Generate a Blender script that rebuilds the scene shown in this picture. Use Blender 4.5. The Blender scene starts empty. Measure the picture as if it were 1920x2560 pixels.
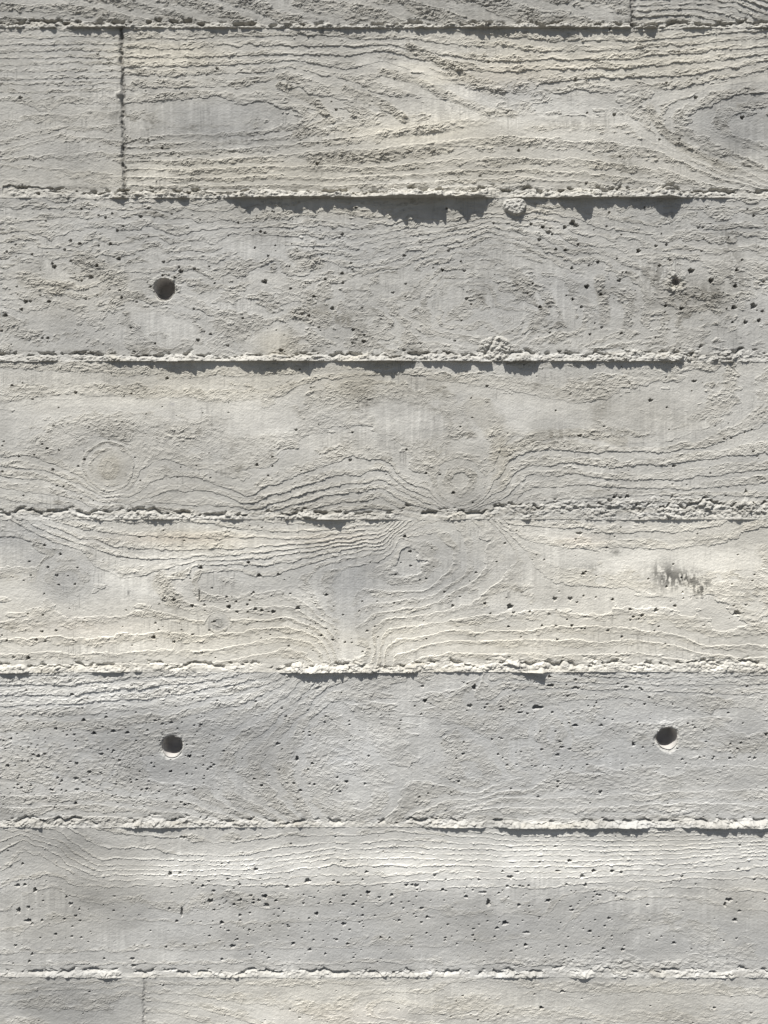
import bpy, math
import numpy as np

# ------------------------------------------------------------------ camera, world, sun
F = 2100.0                       # focal length in photo pixels (photo 1920 x 2560)
S = 0.00045                      # metres per photo pixel on the wall
D = F * S
TH = math.radians(3.6)
CAMZ = 1.50
ALPHA = math.radians(25.5)         # angle between the sun's rays and the wall plane
TILT = math.radians(13)          # the sun stands a little to the left
scene = bpy.context.scene
col = scene.collection

cd = bpy.data.cameras.new('camera'); cam = bpy.data.objects.new('camera', cd); col.objects.link(cam)
cam.location = (0, -D, CAMZ)
cam.rotation_euler = (math.radians(90) - TH, 0, 0)
cd.sensor_fit = 'VERTICAL'; cd.sensor_height = 24.0; cd.lens = 24.0 * F / 2560.0
cd.clip_start = 0.02; cd.clip_end = 500
scene.camera = cam

sdir = (-math.cos(ALPHA) * math.sin(TILT), -math.sin(ALPHA), math.cos(ALPHA) * math.cos(TILT))
elev = math.asin(sdir[2]); azim = math.atan2(sdir[0], sdir[1])
w = bpy.data.worlds.new('World'); scene.world = w; w.use_nodes = True
nt = w.node_tree; bg = nt.nodes['Background']
sky = nt.nodes.new('ShaderNodeTexSky'); sky.sky_type = 'NISHITA'; sky.sun_disc = False
sky.sun_elevation = elev; sky.sun_rotation = azim; sky.dust_density = 1.5
nt.links.new(sky.outputs[0], bg.inputs[0]); bg.inputs[1].default_value = 0.05
ld = bpy.data.lights.new('sun', 'SUN'); ld.energy = 5.0; ld.angle = math.radians(0.55); ld.color = (1.0, 0.97, 0.915)
sun = bpy.data.objects.new('sun', ld); col.objects.link(sun)
from mathutils import Vector
sun.rotation_euler = Vector(sdir).to_track_quat('Z', 'Y').to_euler(); sun.location = (-1, -3, 5)
scene.view_settings.view_transform = 'Standard'; scene.view_settings.look = 'None'
scene.view_settings.gamma = 1.0; scene.view_settings.use_curve_mapping = False
scene.view_settings.exposure = 0.37

# ------------------------------------------------------------------ noise tools
_rng = np.random.RandomState(7)
_tab = _rng.rand(16, 256, 256).astype(np.float32)
def vnoise(x, y, k=0):
    """smooth value noise, -1..1"""
    t = _tab[k % 16]
    xi = np.floor(x); yi = np.floor(y)
    fx = (x - xi).astype(np.float32); fy = (y - yi).astype(np.float32)
    xi = (xi.astype(np.int64) + 37 * k) & 255; yi = (yi.astype(np.int64) + 91 * k) & 255
    x1 = (xi + 1) & 255; y1 = (yi + 1) & 255
    fx = fx * fx * (3 - 2 * fx); fy = fy * fy * (3 - 2 * fy)
    a = t[yi, xi] * (1 - fx) + t[yi, x1] * fx
    b = t[y1, xi] * (1 - fx) + t[y1, x1] * fx
    return (a * (1 - fy) + b * fy) * 2 - 1
def fbm(x, y, k=0, n=4, g=0.5):
    s = 0; a = 1; tot = 0
    for i in range(n):
        s = s + a * vnoise(x * 2 ** i + 13.7 * i, y * 2 ** i - 7.3 * i, k + i); tot += a; a *= g
    return s / tot
def cells(x, y, k=0):
    """distance to nearest scattered point, and that cell's random value"""
    t = _tab[k % 16]; t2 = _tab[(k + 1) % 16]; t3 = _tab[(k + 2) % 16]
    xi = np.floor(x).astype(np.int64); yi = np.floor(y).astype(np.int64)
    best = np.full(x.shape, 9.0, np.float32); val = np.zeros(x.shape, np.float32)
    for dy in (-1, 0, 1):
        for dx in (-1, 0, 1):
            cx = (xi + dx) & 255; cy = (yi + dy) & 255
            px = xi + dx + t[cy, cx]; py = yi + dy + t2[cy, cx]
            d = ((px - x) ** 2 + (py - y) ** 2).astype(np.float32)
            m = d < best
            best = np.where(m, d, best); val = np.where(m, t3[cy, cx], val)
    return np.sqrt(best), val
def sst(a, b, x):
    t = np.clip((x - a) / (b - a), 0, 1)
    return t * t * (3 - 2 * t)

# ------------------------------------------------------------------ grain guides
Z = 0.57870
ORG = dict(A=(0, 0), B=(960, 0), C=(0, 460), D=(960, 460), E=(0, 860), F=(960, 860), G=(0, 1260), H=(960, 1260),
           I=(0, 1660), J=(960, 1660), K=(0, 2040), M=(960, 2040))
def P(s):
    """'A 550 175 850 165 B 300 195' -> photo pixels"""
    out = []; o = None; buf = []
    for tk in s.split():
        if tk in ORG: o = ORG[tk]; continue
        buf.append(float(tk))
        if len(buf) == 2: out.append((o[0] + buf[0] * Z, o[1] + buf[1] * Z)); buf = []
    return out

GUIDES = {
 '0a': [(0, 'A 0 20 300 25 600 70 750 100'), (1, 'A 520 -10 700 40 900 95 960 120'), (2, 'A 850 -10 1000 50 1130 110'),
        (3, 'A 1100 -10 1250 55 1370 115'), (4, 'A 1400 -10 1659 50 B 150 110'), (5, 'B 100 -10 280 50 420 110'), (6, 'B 400 -40 650 40 1060 95'),
        (-1, 'A 0 75 300 90 450 125')],
 '0b': [(6, 'B 1080 98 1300 92 1500 112'), (5, 'B 1080 72 1300 65 1480 98 1659 150'), (4, 'B 1080 47 1300 37 1450 60 1600 112'),
        (3, 'B 1080 25 1350 12 1500 32 1659 100'), (2, 'B 1080 -5 1400 -8 1550 28 1659 68'), (1, 'B 1080 -30 1500 -12 1659 36')],
 '1a': [(0, 'A 0 168 260 165 520 170'), (3, 'A 0 255 260 250 520 255'), (6, 'A 0 345 260 340 520 340'), (9, 'A 0 432 200 455 400 448 520 438'),
        (9, 'A 0 520 200 500 400 480 520 462'), (8, 'A 0 605 150 560 300 545 520 540'), (7, 'A 0 650 130 610 260 575 400 590 520 605'),
        (6, 'A 0 690 250 668 400 652 520 660'), (5, 'A 0 703 200 712 400 750 520 762'), (4, 'A 0 790 200 800 300 830')],
 '1b': [(0, 'A 550 175 850 165 1200 155 1659 165 B 300 190 700 222 1050 215 1300 195 1659 165'),
        (1, 'A 550 215 850 205 1200 190 1500 205 B 0 200 200 225 450 270 800 262 1050 245 1300 230 1659 200'),
        (2, 'A 550 250 850 250 1200 235 1500 245 B 0 225 200 270 450 310 700 300 900 300 1050 300 1300 275 1659 235'),
        (3, 'A 550 290 850 285 1250 265 1500 295 B 0 262 200 330 380 395 500 405 700 370 900 338 1050 342 1300 322 1659 265'),
        (4, 'A 550 325 900 322 1250 290 1500 350 1659 400 B 150 410 300 460 400 500 250 548 0 575 A 1400 605 1000 642 550 665'),
        (4, 'B 700 395 820 388 1000 400 1300 380 1659 300'),
        (5, 'B 1659 345 1400 375 1260 440 1215 520 1250 600 1400 680 1659 780'),
        (6, 'B 1659 400 1450 430 1330 520 1400 600 1659 720'), (7, 'B 1659 470 1500 520 1530 580 1659 630'),
        (5, 'A 550 395 900 370 1250 372 1450 440 1520 520 1300 578 1000 605 550 635'),
        (6, 'A 550 450 900 420 1150 450 1280 520 1100 567 900 578 550 590'),
        (3.55, 'B 850 530 650 545 1050 550 1120 470'),
        (3, 'A 550 695 1000 685 1300 660 1659 635 B 300 598 600 590 900 605 1100 630 1300 705 1500 780 1659 820'),
        (2, 'A 550 730 1659 718 B 300 685 600 680 900 690 1200 740 1400 800'),
        (1, 'A 550 765 1659 762 B 300 742 600 735 900 750 1200 790'), (0, 'A 550 800 1659 798 B 300 775 600 765 900 785 1100 815'),
        (-1, 'A 550 828 1659 830 B 300 808 600 800 900 822')],
 '2': [(9, 'D 250 470 330 440 450 440 530 520 500 610 380 620 260 590 250 470'),
        (8, 'D 190 520 230 430 420 395 560 450 640 540 590 640 400 680 220 640 190 520'),
        (7, 'D 60 560 140 450 300 365 480 350 640 420 725 520 690 610 580 675'),
        (6, 'C 1500 470 1640 460 D 120 400 300 310 480 290 620 340 770 430 840 520 800 610 650 695'),
        (5, 'D 0 385 200 320 450 258 560 270 740 350 870 400 950 480 1030 560 1010 640 800 705'),
        (4, 'D 0 330 250 275 450 226 560 238 750 308 950 365 1090 440 1130 540 1180 620 900 710'),
        (3, 'D 0 280 250 248 450 198 600 222 800 285 1000 328 1200 400 1300 540 1250 650'),
        (2, 'D 0 240 200 225 450 170 650 192 850 255 1100 305 1350 348 1500 400 1659 480'),
        (1, 'D 0 200 250 190 480 148 700 170 950 232 1200 272 1450 300 1659 340'), (0, 'D 0 165 250 160 480 125 700 140 1000 190 1300 228 1659 268'),
        (-1, 'D 600 100 900 132 1200 170 1659 200'), (-2, 'D 900 88 1300 120 1659 135'),
        (-2, 'C 0 105 700 118 1200 95'), (-1, 'C 0 155 500 150 1000 148 1400 130 1659 140'), (0, 'C 0 200 200 240 450 200 800 200 1200 180 1659 175'),
        (1, 'C 0 255 200 285 500 250 900 240 1300 230 1659 215'), (2, 'C 0 300 250 330 450 300 900 285 1250 262 1659 250'),
        (3, 'C 0 350 200 385 400 400 560 335 900 330 1300 312 1659 290'), (4, 'C 0 440 300 450 560 400 900 400 1250 370 1450 352 1659 335'),
        (5, 'C 0 492 300 490 560 445 800 470 1050 440 1300 430 1500 400'), (6, 'C 0 520 130 545 190 600 150 660 100 725'),
        (6, 'C 180 725 250 665 330 600 480 562 560 520 850 540 1000 560'), (7, 'C 600 560 860 590 830 650 740 700 600 690 560 620 600 560'),
        (6, 'C 930 700 1000 620 1150 600 1300 565 1400 610 1500 640 1659 610'), (5, 'C 1000 500 1250 500 1400 540')],
 '3': [(1, 'E 0 270 150 240 400 225 700 240 950 260 1150 265 1300 180 1400 150 1659 130 F 150 140 300 170 500 200 700 240 850 240 1100 200 1300 150 1450 90'),
        (2, 'E 0 480 200 500 330 565 450 640 560 630 620 540 700 500 850 545 1000 570 1150 540 1250 450 1400 385 1600 368 F 0 375 90 450 150 540'),
        (2, 'F 470 540 520 440 600 400 750 372 830 360 900 400 1000 430 1200 432 1350 390 1480 300 1540 200 1510 90'),
        (1.6, 'E 200 400 900 420 1000 350 F 100 250 250 330 600 330 700 300'), (1.25, 'F 1100 300 950 310 1250 300'),
        (3, 'E 0 525 200 545 350 610 470 660 580 650 700 580 850 575 1000 630 1100 650 1200 610 1400 530 1520 490 1659 505 F 60 565 130 610'),
        (4, 'E 0 570 200 590 400 672 560 692 750 640 900 630 1050 685 1250 630 1450 572 1659 550 F 100 625'),
        (5, 'E 0 620 250 650 450 718 700 690 950 700 1130 705 1300 652 1500 605 1659 588 F 100 650 200 690'),
        (6, 'E 1200 715 1400 655 1659 630 F 80 675 200 715'), (7, 'E 1350 712 1500 685 1659 665 F 50 700'),
        (3, 'F 480 590 560 490 700 450 900 470 1200 466 1400 440 1659 350'), (4, 'F 500 630 600 535 800 515 1000 535 1200 530 1450 485 1659 465'),
        (5, 'F 520 655 620 572 800 560 1000 588 1300 580 1659 540'), (6, 'F 530 690 650 622 900 612 1300 632 1659 598'),
        (7, 'F 600 685 1000 655 1659 655'), (0, 'E 0 110 800 150 F 0 110')],
 '4': [(0, 'G 400 72 600 82 800 80 1000 100 1200 115 1400 120 1659 85'), (1, 'G 250 75 400 110 600 140 900 142 1200 148 1400 140 1659 102'),
        (2, 'G 200 82 350 150 500 185 700 197 1000 200 1300 172 1500 148 1659 118'), (3, 'G 150 90 270 145 450 210 600 238 750 235 1000 220 1300 190 1500 163 1659 136'),
        (4, 'G 80 80 200 150 350 205 420 270 405 380 300 440 150 440 0 410'), (4, 'G 1000 243 1200 222 1400 188 1659 155'),
        (5, 'G 1420 545 1300 465 1200 435 1000 455 830 435 745 345 860 262 1000 258 1150 270 1250 250 1400 212 1659 174'),
        (6, 'G 1150 308 1250 282 1450 228 1659 194'), (7, 'G 1430 490 1370 400 1350 310 1400 265 1500 240 1659 214'), (8, 'G 1500 420 1440 330 1500 290 1659 240 H 60 160'),
        (8, 'G 1560 370 1659 378 H 150 370 240 320 290 250 250 150'), (7, 'G 1590 430 H 0 425 200 398 300 340 355 270 340 150 260 75'),
        (6, 'H 0 462 200 432 330 372 420 300 440 200 400 80'), (5, 'H 0 500 200 480 350 432 450 370 535 290 560 190 480 90'),
        (9, 'H 130 210 60 300 150 300'),
        (4, 'H 0 545 100 525 300 500 520 468 850 470 1050 450 1200 440 1290 480 1450 532 1659 525'),
        (3, 'H 0 640 80 575 300 550 600 545 850 522 1000 530 1250 560 1400 612 1659 610'),
        (2, 'H 40 665 200 600 500 585 850 590 1100 588 1250 605 1400 650 1659 660'), (1, 'H 150 670 300 642 700 648 1100 640 1250 658'),
        (3, 'H 500 80 600 150 700 180 900 185 1200 190 1350 185 1500 150 1600 100'), (2, 'H 620 92 900 112 1250 125 1450 95'),
        (3.6, 'H 800 300 1200 300 1500 300 1600 450'),
        (4, 'G 0 510 200 500 400 490 550 455 650 445 750 470 850 500 1100 500 1250 490 1380 545 1440 610'),
        (3, 'G 0 580 250 570 500 570 750 550 900 570 1100 545 1250 530 1350 565 1420 645'), (2, 'G 0 640 400 645 700 625 850 640 1000 620 1200 575 1330 592 1395 655'),
        (1, 'G 0 700 600 690 900 690 1100 650 1250 630 1350 668'), (5.6, 'G 1550 560 1600 640 1500 660')],
 '5': [(0, 'I 0 95 300 85 600 60 900 48'), (1, 'I 0 140 300 125 600 105 900 65 1000 50'), (2, 'I 0 185 400 165 700 140 950 92 1150 50'),
        (3, 'I 0 225 400 215 750 190 1000 130 1200 65'), (4, 'I 0 300 600 270 850 230 1100 150 1240 75'),
        (5, 'I 1080 650 950 590 850 500 900 350 1100 230 1260 120'), (6, 'I 1200 655 1080 590 1000 500 1030 380 1180 260 1290 150'),
        (7, 'I 1290 655 1190 560 1130 450 1200 320 1320 200'), (8, 'I 1345 655 1280 520 1280 380 1350 230 1420 170 1520 200 1600 330 1659 400 J 200 520 400 560 600 480'),
        (4.5, 'I 0 450 500 430'), (4, 'I 0 570 400 560 800 600 1000 655'), (3, 'I 0 620 400 608 800 640'), (9, 'I 1500 400 1450 550 1600 600'),
        (8, 'J 0 120 300 110 400 60'), (7, 'J 600 450 800 462 1050 440 1250 458 1659 440'), (6, 'J 500 580 900 572 1200 560 1400 547 1659 547'),
        (5, 'J 400 630 850 615 1300 602 1659 612'), (7, 'J 400 100 1000 110 1659 130'), (6, 'J 450 62 1000 88 1659 92'), (7.6, 'J 1000 300 1400 300')],
 '6': [(1, 'K 740 95 880 113 980 102 1080 102 1250 85 1450 78 1659 75 M 0 62 300 88 600 108 1000 108 1300 105 1659 88'),
        (2, 'K 420 118 480 133 680 145 800 165 950 175 1080 165 1250 125 1450 118 1560 118 1659 108 M 0 98 300 118 700 128 1100 128 1659 108'),
        (3, 'K 230 58 300 98 380 150 450 188 700 190 950 195 1100 190 1250 165 1400 145 1659 142 M 0 125 300 145 700 150 1100 148 1400 140 1659 128'),
        (4, 'K 0 60 130 70 240 100 330 160 400 208 900 215 1150 205 1300 182 1450 160 1659 164 M 0 150 300 168 800 174 1200 165 1659 144'),
        (5, 'K 0 105 80 85 200 122 300 180 400 232 900 235 1150 222 1300 200 1450 182 1659 186 M 0 180 300 192 800 198 1200 186 1659 158'),
        (6, 'K 0 150 60 120 130 110 250 160 350 228 430 260 900 258 1150 242 1350 226 1450 208 1659 212 M 0 212 300 217 800 220 1300 205 1659 172'),
        (7, 'K 0 230 130 180 230 200 350 262 450 283 1000 281 1350 266 1659 262 M 0 262 400 243 900 241 1300 228 1500 200 1659 186'),
        (8, 'K 0 330 100 270 230 260 350 300 500 302 1000 296 1659 290 M 0 288 300 274 800 264 1200 254 1500 236 1659 222'),
        (9, 'K 0 420 100 360 220 310 330 360 450 395 650 395 800 415 1150 405 1300 387 1659 390'), (10, 'K 0 500 400 450 600 455 800 470 1300 460 M 150 430 450 435 700 440'),
        (11, 'K 0 600 300 590 700 580 1000 575 M 200 560 700 530'), (12, 'K 0 645 1659 640 M 800 640 1659 630')],
 '7a': [(0, 'K 0 730 600 720'), (1, 'K 0 765 250 747 450 742 600 735'), (2, 'K 0 830 600 850')],
 '7b': [(0, 'K 640 730 1659 730 M 200 705'), (1, 'K 640 762 850 770 1000 800 1300 850 1659 885'), (1, 'M 300 722 450 712 600 745 750 765 1000 762 1300 772 1659 780'), (2, 'M 0 880 1659 900')],
}
# step height, rough width (share of a ring), rough amplitude, overall roughness, jitter
PAR = {'0a': (1.3, .55, 1.1, .35, .10), '0b': (2.6, .45, .8, .3, .05), '1a': (.6, .42, .62, .20, .12), '1b': (1.3, .50, .85, .24, .13), '2': (.75, .50, .95, .26, .20),
       '3': (1.15, .52, .90, .26, .07), '4': (1.2, .42, .75, .28, .06), '5': (.85, .6, .85, .45, .07), '6': (1.5, .2, .7, .26, .06),
       '7a': (.7, .5, .6, .3, .1), '7b': (.6, .4, .6, .28, .1)}
RU0, RU1, RSTEP = -260, 2180, 4.0
ROWS = {'0': (-60, 90), '1': (70, 505), '2': (488, 912), '3': (895, 1308), '4': (1288, 1692), '5': (1668, 2078), '6': (2056, 2452), '7': (2430, 2830)}
def tps_field(name):
    v0, v1 = ROWS[name[0]]
    pts = []; vals = []
    for lv, s in GUIDES[name]:
        pl = P(s)
        for i, p in enumerate(pl):
            pts.append(p); vals.append(lv)
            if i + 1 < len(pl):
                q = pl[i + 1]; n = int(math.hypot(q[0] - p[0], q[1] - p[1]) // 70)
                for j in range(1, n + 1):
                    f = j / (n + 1); pts.append((p[0] + (q[0] - p[0]) * f, p[1] + (q[1] - p[1]) * f)); vals.append(lv)
    pts = np.array(pts) / 400.0; vals = np.array(vals); n = len(pts)
    def ker(d2): return np.where(d2 > 1e-12, d2 * np.log(np.maximum(d2, 1e-12)), 0)
    d2 = ((pts[:, None] - pts[None]) ** 2).sum(-1)
    A = np.zeros((n + 3, n + 3)); A[:n, :n] = ker(d2) + 4e-4 * np.eye(n)
    A[:n, n] = 1; A[:n, n + 1:] = pts; A[n, :n] = 1; A[n + 1:, :n] = pts.T
    sol = np.linalg.lstsq(A, np.concatenate([vals, np.zeros(3)]), rcond=None)[0]
    us = np.arange(RU0, RU1 + 1, RSTEP); vs = np.arange(v0, v1 + 1, RSTEP)
    out = np.zeros((len(vs), len(us)))
    ux = us / 400.0
    for i, v in enumerate(vs):
        vy = v / 400.0
        d2 = (ux[:, None] - pts[None, :, 0]) ** 2 + (vy - pts[None, :, 1]) ** 2
        out[i] = ker(d2) @ sol[:n] + sol[n] + sol[n + 1] * ux + sol[n + 2] * vy
    return out, v0
FIELDS = {k: tps_field(k) for k in GUIDES}
def sample(fld, u, v):
    a, v0 = fld
    x = np.clip((u - RU0) / RSTEP, 0, a.shape[1] - 1.001); y = np.clip((v - v0) / RSTEP, 0, a.shape[0] - 1.001)
    xi = x.astype(int); yi = y.astype(int); fx = x - xi; fy = y - yi
    return (a[yi, xi] * (1 - fx) + a[yi, xi + 1] * fx) * (1 - fy) + (a[yi + 1, xi] * (1 - fx) + a[yi + 1, xi + 1] * fx) * fy

KNOTS = [  # field, u, v, ru, rv, ring spacing (px), outer reach
    ('3', 272, 1168, 38, 40, 30, 1.9), ('3', 1150, 1202, 58, 58, 42, 1.5), ('4', 165, 1445, 62, 60, 60, 1.3),
    ('4', 545, 1556, 22, 20, 18, 1.5), ('5', 1377, 1838, 44, 62, 40, 1.4), ('4', 1500, 1452, 14, 12, 30, 1.2), ('1b', 1305, 218, 30, 16, 30, 1.3), ('1b', 1345, 240, 26, 16, 30, 1.3)]

# ------------------------------------------------------------------ joints between boards
JY = [72, 496, 904, 1299, 1680, 2067, 2442]
JLEN = [
 [0,8,35,12,60,6,80,2,105,10,135,14,160,3,175,12,250,12,300,20,330,10,450,8,520,10,540,18,575,10,650,8,750,8,850,12,960,12,1020,5,1050,18,1080,12,1150,12,1240,22,1300,18,1400,22,1500,14,1560,16,1590,16,1630,30,1645,5,1680,4,1730,12,1750,14,1780,4,1850,2,1880,10,1920,14],
 [0,6,40,4,75,8,100,3,160,4,200,6,250,2,285,5,308,26,325,4,380,4,395,14,410,6,440,8,460,26,475,5,500,2,555,2,575,12,590,24,620,32,660,24,700,24,730,36,760,34,790,30,830,28,870,26,920,30,950,45,980,55,1020,58,1060,60,1100,58,1108,30,1135,30,1150,45,1190,46,1215,20,1235,4,1250,2,1320,18,1335,20,1345,12,1370,10,1400,20,1430,30,1450,50,1470,40,1480,22,1540,26,1560,25,1630,22,1650,38,1690,40,1700,18,1715,12,1740,8,1765,5,1800,12,1830,4,1920,3],
 [0,10,50,8,80,6,110,8,125,12,150,3,220,3,260,6,275,14,300,18,340,12,390,18,430,28,480,32,500,32,530,20,560,12,595,16,620,26,680,28,720,24,760,28,790,18,830,4,850,10,880,20,900,16,940,32,970,38,990,32,1020,18,1050,6,1065,20,1110,12,1140,26,1180,16,1240,26,1290,32,1330,34,1345,10,1360,2,1380,12,1395,20,1410,8,1440,12,1470,18,1500,10,1580,14,1640,16,1660,22,1672,12,1700,7,1720,4,1750,3,1850,6,1920,5],
 [0,3,200,3,270,2,290,8,340,10,355,2,370,8,410,10,440,3,550,3,565,9,610,8,630,3,750,4,780,10,800,14,815,20,838,32,860,14,880,4,910,8,925,18,940,12,960,5,1000,6,1020,2,1100,3,1150,4,1300,4,1320,14,1330,4,1500,5,1700,8,1800,5,1860,12,1880,4,1920,3],
 [0,12,20,22,60,16,90,5,120,3,190,3,200,6,255,14,300,16,330,6,345,14,360,4,500,3,600,3,690,5,730,14,765,32,800,26,840,12,880,14,900,20,915,14,960,12,1010,14,1025,20,1045,4,1160,10,1230,4,1310,14,1325,26,1355,28,1375,8,1395,3,1420,10,1550,8,1610,8,1720,6,1730,2,1920,3],
 [0,3,40,5,80,8,95,14,103,18,108,2,230,2,250,8,300,8,330,12,390,16,420,14,470,6,530,3,550,6,600,8,660,6,730,3,860,6,870,2,1060,3,1080,8,1115,12,1145,18,1170,10,1200,16,1220,3,1240,8,1265,20,1300,25,1340,22,1380,24,1410,20,1440,10,1460,22,1480,28,1500,18,1530,20,1570,28,1600,18,1615,20,1625,3,1650,10,1660,12,1690,3,1700,6,1720,14,1760,18,1800,24,1850,18,1900,26,1920,20],
 [0,3,150,6,200,8,240,6,265,14,290,8,310,3,600,3,700,6,760,2,1100,5,1150,3,1300,8,1400,5,1460,12,1500,3,1620,5,1800,8,1850,4,1920,8]]
JW = [[0,16,400,18,600,12,1920,14], [0,18,300,22,600,20,1920,26], [0,18,900,20,1250,26,1500,28,1920,30], [0,22,600,20,1200,26,1320,48,1700,58,1920,44],
      [0,17,700,22,1000,22,1400,28,1920,30], [0,19,500,22,1000,18,1920,20], [0,14,400,17,700,20,1000,14,1450,25,1920,19]]
def prof(lst, u):
    return np.interp(u, lst[0::2], lst[1::2])

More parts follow.
